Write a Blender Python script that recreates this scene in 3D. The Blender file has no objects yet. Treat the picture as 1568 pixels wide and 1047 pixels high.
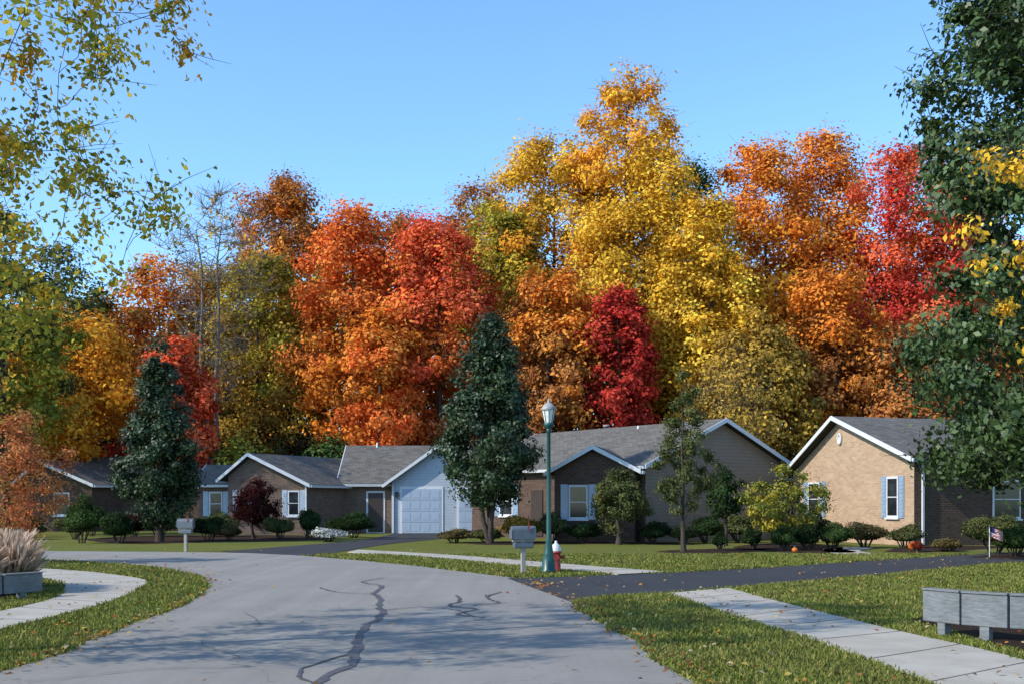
import bpy, math, random
import numpy as np
from mathutils import Vector, Matrix
rng = np.random.default_rng(7); random.seed(7)
scene = bpy.context.scene
COL = scene.collection

# ------------------------------------------------------------------ materials
def new_mat(name):
    m = bpy.data.materials.new(name); m.use_nodes = True
    nt = m.node_tree; nt.nodes.clear()
    out = nt.nodes.new('ShaderNodeOutputMaterial')
    return m, nt, out
def N(nt, typ, **kw):
    n = nt.nodes.new(typ)
    for k, v in kw.items():
        if k.startswith('i_'): n.inputs[k[2:].replace('_', ' ')].default_value = v
        else: setattr(n, k, v)
    return n
def ramp(nt, fac, stops):
    r = nt.nodes.new('ShaderNodeValToRGB')
    els = r.color_ramp.elements
    while len(els) < len(stops): els.new(0.5)
    for e, (p, c) in zip(els, stops):
        e.position = p; e.color = (c[0], c[1], c[2], 1)
    nt.links.new(fac, r.inputs[0]); return r.outputs[0]
def noise(nt, vec, scale, detail=4, rough=.6):
    n = N(nt, 'ShaderNodeTexNoise'); n.inputs['Scale'].default_value = scale
    n.inputs['Detail'].default_value = detail; n.inputs['Roughness'].default_value = rough
    if vec is not None: nt.links.new(vec, n.inputs['Vector'])
    return n.outputs['Fac']
def mix(nt, fac, a, b, mode='MIX'):
    n = nt.nodes.new('ShaderNodeMix'); n.data_type = 'RGBA'; n.blend_type = mode
    def put(sock, v):
        if hasattr(v, 'is_linked') or hasattr(v, 'links'): nt.links.new(v, sock)
        elif isinstance(v, (int, float)): sock.default_value = v
        else: sock.default_value = (v[0], v[1], v[2], 1)
    put(n.inputs[0], fac); put(n.inputs[6], a); put(n.inputs[7], b)
    return n.outputs[2]
def bump(nt, h, strength, dist):
    b = nt.nodes.new('ShaderNodeBump'); b.inputs['Strength'].default_value = strength
    b.inputs['Distance'].default_value = dist; nt.links.new(h, b.inputs['Height']); return b.outputs[0]
def principled(nt, out, color, rough=.8, spec=.3, normal=None, metal=0):
    p = nt.nodes.new('ShaderNodeBsdfPrincipled')
    if hasattr(color, 'links'): nt.links.new(color, p.inputs['Base Color'])
    else: p.inputs['Base Color'].default_value = (*color, 1)
    p.inputs['Roughness'].default_value = rough; p.inputs['Specular IOR Level'].default_value = spec
    p.inputs['Metallic'].default_value = metal
    if normal is not None: nt.links.new(normal, p.inputs['Normal'])
    nt.links.new(p.outputs[0], out.inputs[0]); return p
def objco(nt): return nt.nodes.new('ShaderNodeTexCoord').outputs['Object']
def uvco(nt): return nt.nodes.new('ShaderNodeTexCoord').outputs['UV']

def simple(name, col, rough=.6, spec=.3, var=.25, scale=6, metal=0, bmp=0):
    m, nt, out = new_mat(name); co = objco(nt)
    f = noise(nt, co, scale)
    c = ramp(nt, f, [(.3, tuple(x*(1-var) for x in col)), (.7, tuple(min(1, x*(1+var)) for x in col))])
    nrm = bump(nt, noise(nt, co, scale*6), bmp, .01) if bmp else None
    principled(nt, out, c, rough, spec, nrm, metal); return m

def leaf_mat(name, trans=.35, rough=.55, spec=.25):
    m, nt, out = new_mat(name)
    a = N(nt, 'ShaderNodeAttribute', attribute_name='Col')
    if spec > 0:
        p = nt.nodes.new('ShaderNodeBsdfPrincipled')
        nt.links.new(a.outputs['Color'], p.inputs['Base Color'])
        p.inputs['Roughness'].default_value = rough; p.inputs['Specular IOR Level'].default_value = spec
    else:
        p = nt.nodes.new('ShaderNodeBsdfDiffuse'); nt.links.new(a.outputs['Color'], p.inputs['Color'])
    if trans <= 0:
        nt.links.new(p.outputs[0], out.inputs[0]); return m
    t = nt.nodes.new('ShaderNodeBsdfTranslucent'); nt.links.new(a.outputs['Color'], t.inputs['Color'])
    mx = nt.nodes.new('ShaderNodeMixShader'); mx.inputs[0].default_value = trans
    nt.links.new(p.outputs[0], mx.inputs[1]); nt.links.new(t.outputs[0], mx.inputs[2])
    nt.links.new(mx.outputs[0], out.inputs[0]); return m
LEAF = leaf_mat('leaf', .28, spec=0); LEAFG = leaf_mat('leaf_glossy', .2, .48, .4); LEAFD = leaf_mat('leaf_opaque', 0, spec=0)
def bark_mat(name, c):
    m, nt, out = new_mat(name); co = objco(nt)
    mp = N(nt, 'ShaderNodeMapping'); mp.inputs['Scale'].default_value = (6, 6, 1.2); nt.links.new(co, mp.inputs[0])
    f = noise(nt, mp.outputs[0], 3)
    col = ramp(nt, f, [(.3, tuple(x*.5 for x in c)), (.7, tuple(x*1.4 for x in c))])
    principled(nt, out, col, .9, .1, bump(nt, f, .5, .03)); return m
BARK = bark_mat('bark', (.07, .055, .045)); BARKL = bark_mat('pale_bark', (.19, .16, .13))

def grass_mat():
    m, nt, out = new_mat('lawn_grass'); co = objco(nt)
    f1 = noise(nt, co, .35, 5); f2 = noise(nt, co, 9, 5, .75); f3 = noise(nt, co, 60, 3, .8)
    c = ramp(nt, f2, [(.25, (.075, .095, .018)), (.5, (.155, .18, .032)), (.8, (.26, .26, .06))])
    c = mix(nt, ramp(nt, f1, [(.35, (0, 0, 0)), (.7, (.65, .65, .65))]), c, (.23, .20, .06))
    c = mix(nt, .5, c, ramp(nt, f3, [(.3, (.35, .35, .35)), (.7, (1, 1, 1))]), 'MULTIPLY')
    # leaf litter under the wood
    sp = N(nt, 'ShaderNodeSeparateXYZ'); nt.links.new(co, sp.inputs[0])
    mr = N(nt, 'ShaderNodeMapRange'); mr.inputs[1].default_value = 66; mr.inputs[2].default_value = 72
    nt.links.new(sp.outputs[1], mr.inputs[0])
    lit = ramp(nt, f2, [(.3, (.04, .025, .012)), (.7, (.14, .07, .025))])
    c = mix(nt, mr.outputs[0], c, lit)
    principled(nt, out, c, .95, .1, bump(nt, f3, .8, .04)); return m
GRASS = grass_mat()

def asphalt(name, lo, hi, patch):
    m, nt, out = new_mat(name); co = objco(nt)
    f = noise(nt, co, 130, 3, .9); g = noise(nt, co, .5, 5, .6); k = noise(nt, co, 12, 5, .7)
    c = ramp(nt, f, [(.32, lo), (.68, hi)])
    c = mix(nt, ramp(nt, g, [(.35, (0, 0, 0)), (.7, (1, 1, 1))]), c, patch, 'MULTIPLY')
    c = mix(nt, .5, c, ramp(nt, k, [(.3, (.78, .78, .78)), (.7, (1, 1, 1))]), 'MULTIPLY')
    mp = N(nt, 'ShaderNodeMapping'); mp.inputs['Scale'].default_value = (1.6, .06, 1); nt.links.new(co, mp.inputs[0])
    s = noise(nt, mp.outputs[0], 1.5, 3)
    c = mix(nt, .6, c, ramp(nt, s, [(.35, (.80, .80, .81)), (.65, (1, 1, 1))]), 'MULTIPLY')
    v = N(nt, 'ShaderNodeTexVoronoi', feature='DISTANCE_TO_EDGE'); v.inputs['Scale'].default_value = .45
    wv = N(nt, 'ShaderNodeVectorMath', operation='ADD'); nz = N(nt, 'ShaderNodeTexNoise'); nz.inputs['Scale'].default_value = 1.5; nz.inputs['Detail'].default_value = 5
    nt.links.new(co, nz.inputs['Vector']); nt.links.new(co, wv.inputs[0]); nt.links.new(nz.outputs['Color'], wv.inputs[1]); nt.links.new(wv.outputs[0], v.inputs['Vector'])
    c = mix(nt, .4, c, ramp(nt, v.outputs['Distance'], [(.0, (.35, .35, .35)), (.006, (1, 1, 1))]), 'MULTIPLY')
    principled(nt, out, c, .9, .2, bump(nt, f, .5, .01)); return m
ROAD = asphalt('old_asphalt', (.21, .192, .168), (.40, .37, .325), (.87, .86, .85))
DRIVE = asphalt('new_asphalt', (.035, .036, .039), (.075, .076, .081), (.8, .8, .82))
TAR = simple('tar', (.085, .083, .085), .7, .3, .35, 14)

def concrete():
    m, nt, out = new_mat('concrete_paving'); uv = uvco(nt); co = objco(nt)
    sp = N(nt, 'ShaderNodeSeparateXYZ'); nt.links.new(uv, sp.inputs[0])
    md = N(nt, 'ShaderNodeMath', operation='PINGPONG'); md.inputs[1].default_value = .75; nt.links.new(sp.outputs[0], md.inputs[0])
    j = ramp(nt, md.outputs[0], [(.0, (0, 0, 0)), (.018, (0, 0, 0)), (.03, (1, 1, 1))])
    f = noise(nt, co, 90, 3, .8); g = noise(nt, co, 1.3, 5)
    c = ramp(nt, f, [(.3, (.35, .315, .26)), (.7, (.51, .465, .39))])
    c = mix(nt, .7, c, ramp(nt, g, [(.35, (.75, .73, .7)), (.65, (1, 1, 1))]), 'MULTIPLY')
    c = mix(nt, .75, c, j, 'MULTIPLY')
    principled(nt, out, c, .9, .2, bump(nt, f, .3, .01)); return m
CONC = concrete()

def brick(name, c1, c2, mortar):
    m, nt, out = new_mat(name); uv = uvco(nt)
    b = nt.nodes.new('ShaderNodeTexBrick'); nt.links.new(uv, b.inputs['Vector'])
    b.inputs['Color1'].default_value = (*c1, 1); b.inputs['Color2'].default_value = (*c2, 1); b.inputs['Mortar'].default_value = (*mortar, 1)
    b.inputs['Scale'].default_value = 1; b.inputs['Brick Width'].default_value = .24; b.inputs['Row Height'].default_value = .09
    b.inputs['Mortar Size'].default_value = .009; b.inputs['Bias'].default_value = 0
    g = noise(nt, uv, 1.2, 6, .7)
    c = mix(nt, .6, b.outputs['Color'], ramp(nt, g, [(.3, (.72, .7, .68)), (.7, (1, 1, 1))]), 'MULTIPLY')
    h = N(nt, 'ShaderNodeMath', operation='SUBTRACT'); h.inputs[0].default_value = 1; nt.links.new(b.outputs['Fac'], h.inputs[1])
    principled(nt, out, c, .9, .15, bump(nt, h.outputs[0], .5, .01)); return m
BRICK_T = brick('tan_brick', (.52, .35, .22), (.40, .26, .16), (.44, .37, .29))
BRICK_B = brick('brown_brick', (.12, .072, .05), (.075, .046, .036), (.14, .11, .09))
BRICK_M = brick('mid_brick', (.21, .13, .095), (.14, .085, .065), (.21, .18, .15))

def siding(name, col, pitch=.15):
    m, nt, out = new_mat(name); co = objco(nt)
    sp = N(nt, 'ShaderNodeSeparateXYZ'); nt.links.new(co, sp.inputs[0])
    md = N(nt, 'ShaderNodeMath', operation='MODULO'); md.inputs[1].default_value = pitch; nt.links.new(sp.outputs[2], md.inputs[0])
    dv = N(nt, 'ShaderNodeMath', operation='DIVIDE'); dv.inputs[1].default_value = pitch; nt.links.new(md.outputs[0], dv.inputs[0])
    line = ramp(nt, dv.outputs[0], [(0, (.55, .55, .55)), (.12, (.9, .9, .9)), (.9, (1, 1, 1))])
    g = noise(nt, co, 2, 4)
    c = mix(nt, 1, line, ramp(nt, g, [(.3, tuple(x*.88 for x in col)), (.7, col)]), 'MULTIPLY')
    principled(nt, out, c, .6, .3, bump(nt, dv.outputs[0], .5, .02)); return m
SIDE_W = siding('white_siding', (.46, .51, .57)); SIDE_T = siding('tan_siding', (.24, .20, .155))

def shingle():
    m, nt, out = new_mat('shingles'); uv = uvco(nt)
    b = nt.nodes.new('ShaderNodeTexBrick'); nt.links.new(uv, b.inputs['Vector'])
    b.inputs['Color1'].default_value = (.20, .185, .165, 1); b.inputs['Color2'].default_value = (.125, .115, .10, 1); b.inputs['Mortar'].default_value = (.06, .06, .055, 1)
    b.inputs['Scale'].default_value = 1; b.inputs['Brick Width'].default_value = .33; b.inputs['Row Height'].default_value = .14; b.inputs['Mortar Size'].default_value = .008
    f = noise(nt, uv, 60, 3, .8); g = noise(nt, uv, .6, 4)
    c = mix(nt, .6, b.outputs['Color'], ramp(nt, f, [(.3, (.6, .6, .6)), (.7, (1, 1, 1))]), 'MULTIPLY')
    c = mix(nt, .6, c, ramp(nt, g, [(.3, (.75, .75, .75)), (.7, (1, 1, 1))]), 'MULTIPLY')
    principled(nt, out, c, .95, .15); return m
SHING = shingle()
TRIM = simple('white_trim', (.60, .61, .62), .5, .3, .05)
SHUT = simple('blue_shutter', (.24, .32, .42), .5, .3, .1)
SHUTL = simple('pale_shutter', (.42, .48, .55), .5, .3, .08)
DOORW = simple('garage_door_paint', (.34, .41, .50), .5, .3, .05)
DARKD = simple('dark_door', (.05, .035, .03), .4)
GLASS, _nt, _o = new_mat('window_glass')
principled(_nt, _o, ramp(_nt, noise(_nt, objco(_nt), 1.5), [(.4, (.01, .012, .014)), (.7, (.04, .045, .05))]), .08, .5)
GREENP = simple('green_lamp_paint', (.012, .07, .06), .35, .5, .2)
LANT, _nt, _o = new_mat('lantern_glass')
principled(_nt, _o, ramp(_nt, noise(_nt, objco(_nt), 9), [(.4, (.62, .62, .55)), (.7, (.85, .85, .8))]), .25, .5)
MBOX = simple('mailbox_grey', (.10, .12, .14), .5, .4, .12)
def wood(name, c):
    m, nt, out = new_mat(name); co = objco(nt)
    mp = N(nt, 'ShaderNodeMapping'); mp.inputs['Scale'].default_value = (2, 2, 14); nt.links.new(co, mp.inputs[0])
    f = noise(nt, mp.outputs[0], 4, 6, .7); g = noise(nt, co, 3, 5)
    col = ramp(nt, f, [(.3, tuple(x*.6 for x in c)), (.7, tuple(x*1.15 for x in c))])
    col = mix(nt, .6, col, ramp(nt, g, [(.35, (.6, .6, .58)), (.65, (1, 1, 1))]), 'MULTIPLY')
    principled(nt, out, col, .85, .2, bump(nt, f, .4, .01)); return m
WOODG = wood('weathered_wood', (.21, .22, .225)); WOODP = wood('pale_post', (.40, .37, .32))
RED = simple('hydrant_red', (.30, .03, .02), .4, .5, .15); WHITE = simple('hydrant_white', (.6, .6, .57), .4, .5, .05)
MULCH, _nt, _o = new_mat('mulch')
_f = noise(_nt, objco(_nt), 28, 5, .8)
principled(_nt, _o, ramp(_nt, _f, [(.3, (.018, .011, .008)), (.6, (.06, .035, .024)), (.8, (.12, .07, .045))]), .95, .1, bump(_nt, _f, 1, .05))
PUMP = simple('pumpkin_orange', (.6, .16, .015), .5)

# ------------------------------------------------------------------ mesh helpers
def link(ob, parent=None):
    COL.objects.link(ob)
    if parent is not None:
        ob.parent = parent; ob.matrix_parent_inverse = parent.matrix_world.inverted()
    return ob
def empty(name, x, y, z=0):
    e = bpy.data.objects.new(name, None); e.location = (x, y, z); COL.objects.link(e)
    e.matrix_world = Matrix.Translation((x, y, z)); e.empty_display_size = .3
    return e
def mesh_obj(name, verts, faces, mat, parent=None, uvs=None, smooth=False):
    me = bpy.data.meshes.new(name); me.from_pydata([tuple(map(float, v)) for v in verts], [], faces)
    if isinstance(mat, list):
        for m in mat: me.materials.append(m)
    else: me.materials.append(mat)
    if uvs is not None:
        l = me.uv_layers.new(name='UVMap'); flat = [c for f in uvs for uv in f for c in uv]
        l.data.foreach_set('uv', flat)
    if smooth: me.polygons.foreach_set('use_smooth', [True]*len(me.polygons))
    me.update(); return link(bpy.data.objects.new(name, me), parent)
def np_mesh(name, V, F, mats, midx=None, col=None, smooth_idx=None):
    V = np.asarray(V, np.float32); F = np.asarray(F, np.int32)
    me = bpy.data.meshes.new(name); me.vertices.add(len(V)); me.vertices.foreach_set('co', V.ravel())
    me.loops.add(F.size); me.loops.foreach_set('vertex_index', F.ravel())
    me.polygons.add(len(F)); me.polygons.foreach_set('loop_start', np.arange(0, F.size, F.shape[1], dtype=np.int32))
    for m in mats: me.materials.append(m)
    if midx is not None: me.polygons.foreach_set('material_index', np.asarray(midx, np.int32))
    if col is not None:
        a = me.attributes.new('Col', 'FLOAT_COLOR', 'POINT')
        c = np.ones((len(V), 4), np.float32); c[:, :3] = col; a.data.foreach_set('color', c.ravel())
    me.update(calc_edges=True)
    return link(bpy.data.objects.new(name, me))
def tube(pts, rad, n=6):
    pts = np.asarray(pts, float); V = []; F = []
    T = np.gradient(pts, axis=0); T /= np.linalg.norm(T, axis=1)[:, None]+1e-9
    for p, t, r in zip(pts, T, rad):
        a = np.cross(t, [0.3, .9, .1]) if abs(t[2]) > .7 else np.cross(t, [0, 0, 1]); a /= np.linalg.norm(a)+1e-9
        b = np.cross(t, a); th = np.arange(n)*2*math.pi/n
        V.append(p+r*(np.cos(th)[:, None]*a+np.sin(th)[:, None]*b))
    V = np.concatenate(V)
    for i in range(len(pts)-1):
        for j in range(n):
            k = (j+1) % n; F.append((i*n+j, i*n+k, (i+1)*n+k, (i+1)*n+j))
    return V, np.array(F)
def lathe(name, prof, x, y, mat, parent, n=20, z0=0, smooth=True):
    V = []; F = []
    for r, z in prof:
        for j in range(n):
            a = 2*math.pi*j/n; V.append((x+r*math.cos(a), y+r*math.sin(a), z0+z))
    for i in range(len(prof)-1):
        for j in range(n):
            k = (j+1) % n; F.append((i*n+j, i*n+k, (i+1)*n+k, (i+1)*n+j))
    F.append(tuple(range((len(prof)-1)*n, len(prof)*n)))
    return mesh_obj(name, V, F, mat, parent, smooth=smooth)
def box(name, c, size, mat, parent, rot=0, bev=.0):
    sx, sy, sz = [s/2 for s in size]; cr, sr = math.cos(rot), math.sin(rot); V = []
    for dz in (-sz, sz):
        for dx, dy in ((-sx, -sy), (sx, -sy), (sx, sy), (-sx, sy)):
            V.append((c[0]+dx*cr-dy*sr, c[1]+dx*sr+dy*cr, c[2]+dz))
    o = mesh_obj(name, V, [(3, 2, 1, 0), (4, 5, 6, 7), (0, 1, 5, 4), (1, 2, 6, 5), (2, 3, 7, 6), (3, 0, 4, 7)], mat, parent)
    if bev:
        b = o.modifiers.new('bevel', 'BEVEL'); b.width = bev; b.segments = 2
    return o
def catmull(P, k=6):
    P = np.asarray(P, float); Q = np.vstack([2*P[0]-P[1], P, 2*P[-1]-P[-2]]); out = []
    for i in range(1, len(Q)-2):
        for s in np.arange(k)/k:
            a, b, c, d = Q[i-1], Q[i], Q[i+1], Q[i+2]
            out.append(.5*((2*b)+(-a+c)*s+(2*a-5*b+4*c-d)*s*s+(-a+3*b-3*c+d)*s**3))
    out.append(P[-1]); return np.array(out)
def sheet(name, poly, z, mat):
    return mesh_obj(name, [(p[0], p[1], z) for p in poly], [tuple(range(len(poly)))], mat)
def ribbon(name, left, right, z, mat, thick=0):
    L = catmull(left); R = catmull(right); n = min(len(L), len(R)); V = []; F = []; U = []; d = 0
    ds = [0]
    for i in range(1, n): ds.append(ds[-1]+np.linalg.norm((L[i]+R[i]-L[i-1]-R[i-1])/2))
    for i in range(n): V += [(L[i][0], L[i][1], z), (R[i][0], R[i][1], z), (L[i][0], L[i][1], -.02), (R[i][0], R[i][1], -.02)]
    for i in range(n-1):
        a = i*4; b = a+4
        F.append((a, a+1, b+1, b)); U.append([(ds[i], 0), (ds[i], 1), (ds[i+1], 1), (ds[i+1], 0)])
        F.append((a+2, a, b, b+2)); U.append([(ds[i]+.3, 0)]*4)
        F.append((a+1, a+3, b+3, b+1)); U.append([(ds[i]+.3, 0)]*4)
    return mesh_obj(name, V, F, mat, uvs=U)
def pip(x, y, poly):
    inside = np.zeros(len(x), bool); n = len(poly); j = n-1
    for i in range(n):
        xi, yi = poly[i]; xj, yj = poly[j]
        c = ((yi > y) != (yj > y)) & (x < (xj-xi)*(y-yi)/(yj-yi+1e-12)+xi)
        inside ^= c; j = i
    return inside

# ------------------------------------------------------------------ ground
def hz(x, y):
    t = np.clip((np.asarray(y, float)-72)/60, 0, 1); return t*t*(3-2*t)*9
xs = np.concatenate([np.linspace(-700, -60, 14), np.linspace(-50, 50, 41), np.linspace(60, 700, 14)])
ys = np.concatenate([np.linspace(-120, 0, 7), np.linspace(4, 140, 60), np.linspace(160, 1200, 14)])
V = [(x, y, float(hz(x, y))) for y in ys for x in xs]; nx = len(xs)
F = [(j*nx+i, j*nx+i+1, (j+1)*nx+i+1, (j+1)*nx+i) for j in range(len(ys)-1) for i in range(nx-1)]
mesh_obj('ground', V, F, GRASS, smooth=True)

left_edge = catmull([(-5.0, -30), (-4.8, 0), (-4.7, 8), (-4.73, 10.9), (-4.79, 13.1), (-4.97, 15.6), (-5.15, 18.6), (-5.74, 22.2), (-6.9, 25.7), (-9.2, 29.4), (-13.1, 32.6), (-18, 34), (-60, 38)])
right_edge = catmull([(2.0, -30), (1.75, 0), (1.65, 8), (1.6, 10.4), (1.5, 12.5), (1.23, 15.2), (1.0, 17.4), (.95, 19), (.25, 24.3), (-.64, 26.4), (-2.76, 30.3), (-4.5, 33.1), (-6.7, 36), (-9, 37.8), (-14.6, 39), (-22, 40), (-60, 44)])
def jit(P, a=.035):
    Q = P.copy(); Q[:, 0] += np.convolve(rng.normal(0, a, len(P)+2), [.5, 1, .5], 'valid'); return Q
road_poly = list(map(tuple, jit(left_edge)))+list(map(tuple, jit(right_edge)))[::-1]
sheet('road', road_poly, .008, ROAD)
dl = catmull([(.95, 18.95), (1.6, 20.0), (2.7, 20.7), (4.26, 22.2), (7.5, 25.3), (11.4, 29.4), (13.6, 31.2), (18, 33), (30, 36)])
dr = catmull([(-.1, 24.9), (.8, 25.2), (2.27, 26.1), (3.7, 26.9), (6.3, 29), (9.0, 31.6), (13.9, 36), (16.7, 38.2), (22, 40), (30, 42)])
drive_poly = list(map(tuple, dl))+list(map(tuple, dr))[::-1]
sheet('driveway', drive_poly, .013, DRIVE)
g1 = catmull([(-6.2, 61.6), (-6.4, 51.4), (-8.0, 44.3), (-9.6, 38.6)]); g2 = catmull([(-.9, 61.6), (-2.6, 54.5), (-4.6, 47), (-5.5, 40), (-6.0, 35.4)])
drive2 = list(map(tuple, g1))+list(map(tuple, g2))[::-1]
sheet('driveway', drive2, .013, DRIVE)

swR = ([(3.3, -10), (3.6, 6), (3.67, 10.4), (3.47, 13.7), (3.05, 17.2), (2.72, 20.55)], [(5.2, -10), (5.25, 6), (5.15, 11.75), (4.75, 14.6), (4.3, 18.6), (4.02, 21.8)])
ribbon('sidewalk', swR[0], swR[1], .03, CONC)
swF = ([(2.35, 26.0), (.9, 28.4), (-.77, 31.3), (-2.9, 34.8), (-5.3, 37.9)], [(3.6, 27.0), (2.1, 29.3), (.3, 32.3), (-2.0, 36.0), (-5.2, 39.8)])
ribbon('sidewalk', swF[0], swF[1], .03, CONC)
swL = ([(-8.2, -5), (-7.9, 8), (-7.6, 13), (-7.5, 18.6), (-8.2, 21.5), (-9.5, 24.2), (-13, 27.6), (-22, 31)], [(-6.7, -5), (-6.6, 8), (-6.45, 13), (-6.4, 18), (-6.86, 21.5), (-8.0, 24.9), (-12.4, 29), (-22, 32.4)])
ribbon('sidewalk', swL[0], swL[1], .03, CONC)
# front walk of right house
ribbon('front_walk', [(11.6, 42.0), (10.2, 38.6), (10.4, 33.1)], [(12.8, 41.6), (11.4, 38.4), (11.6, 34.1)], .03, CONC)

# crack sealing on the road
def tar(name, pts, w):
    P = catmull(pts, 10); P[:, 0] += np.convolve(rng.normal(0, .03, len(P)+4), np.ones(5)/2, 'valid')
    T = np.gradient(P, axis=0); T /= np.linalg.norm(T, axis=1)[:, None]; Nn = np.stack([-T[:, 1], T[:, 0]], 1)
    ww = (w*(.6+.7*rng.random(len(P))))[:, None]; A = P+Nn*ww/2; B = P-Nn*ww/2; V = []; F = []
    for a, b in zip(A, B): V += [(a[0], a[1], 0), (b[0], b[1], 0)]
    for i in range(len(P)-1): F.append((2*i, 2*i+1, 2*i+3, 2*i+2))
    return V, F
allV = []; allF = []
for li, (pts, w) in enumerate([([(-1.75, 2), (-1.72, 8), (-1.76, 10.4), (-1.62, 12), (-1.84, 14.8), (-1.8, 16.2), (-1.95, 17.5), (-2.25, 20), (-2.5, 22.6)], .10),
                ([(-1.85, 10.4), (-2.0, 11.2), (-1.75, 12.4)], .04),
                ([(-1.95, 17.4), (-1.4, 17.9), (-.9, 17.6), (-.6, 16.6)], .03),
                ([(-.95, 20.2), (-.8, 19), (-.95, 18.2), (-.55, 17.6), (-.75, 16.8), (-.35, 16.3)], .055),
                ([(-.2, 21), (-.45, 19.8), (-.2, 18.9), (-.6, 18.2)], .05),
                ([(-2.3, 20.4), (-3.1, 20.9), (-3.6, 22.1)], .035), ([(-2.5, 22.5), (-3.0, 23.8), (-2.7, 25)], .04),
                ([(-1.65, 12.1), (-2.6, 11.4), (-3.4, 11.2), (-4.3, 10.4)], .016),
                ([(-3.9, 17), (-3.3, 15.5), (-3.5, 13.4), (-2.8, 12)], .012)]):
    V, F = tar('t', pts, w); o = len(allV); zz = .014+li*.0015
    allV += [(a, b, zz) for a, b, c in V]; allF += [tuple(i+o for i in f) for f in F]
mesh_obj('road_crack_sealant', allV, allF, TAR)

# mulch beds
def bed(pts, z=.03):
    P = catmull(list(pts)+[pts[0]], 6)[:-1]; P = P+rng.normal(0, .04, P.shape)
    c = P.mean(0); V = [(p[0], p[1], .0) for p in P]+[(c[0]+(p[0]-c[0])*.93, c[1]+(p[1]-c[1])*.93, z) for p in P]; n = len(P)
    F = [(i, (i+1) % n, n+(i+1) % n, n+i) for i in range(n)]+[tuple(range(n, 2*n))]
    mesh_obj('mulch_bed', V, F, MULCH)
bed([(5.35, 16.3), (5.3, 14), (5.45, 12), (6.5, 11), (9, 11.5), (9.5, 15), (7.2, 16.2)])
bed([(7.5, 40), (9.5, 37.6), (11.0, 37.2), (11.4, 40), (12.2, 44), (10.8, 47), (8.5, 44)])
bed([(12.2, 38.6), (13.5, 38.2), (16.5, 41), (18, 43.3), (15.5, 43.4), (13.8, 42)])
bed([(13.2, 34.2), (15.5, 33.2), (19, 35.5), (17.5, 37.5), (15, 36.3)])
bed([(-2.3, 47.6), (-.8, 45), (1.4, 45.8), (5, 46), (7.0, 45), (6.2, 48), (2, 48.5), (0, 49)])
bed([(4.7, 38.6), (5.6, 37.2), (7, 37.6), (9, 40), (7.6, 41), (5.5, 39.6)])
bed([(-15.8, 47.2), (-14.4, 46), (-12.4, 48.2), (-10, 49.2), (-8.2, 52), (-10, 58), (-16, 58), (-19, 55), (-18, 50)])
bed([(-8.2, 19.6), (-8.6, 17.6), (-11, 16), (-14, 17), (-14, 21), (-11, 23.5), (-8.9, 22)])

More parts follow.
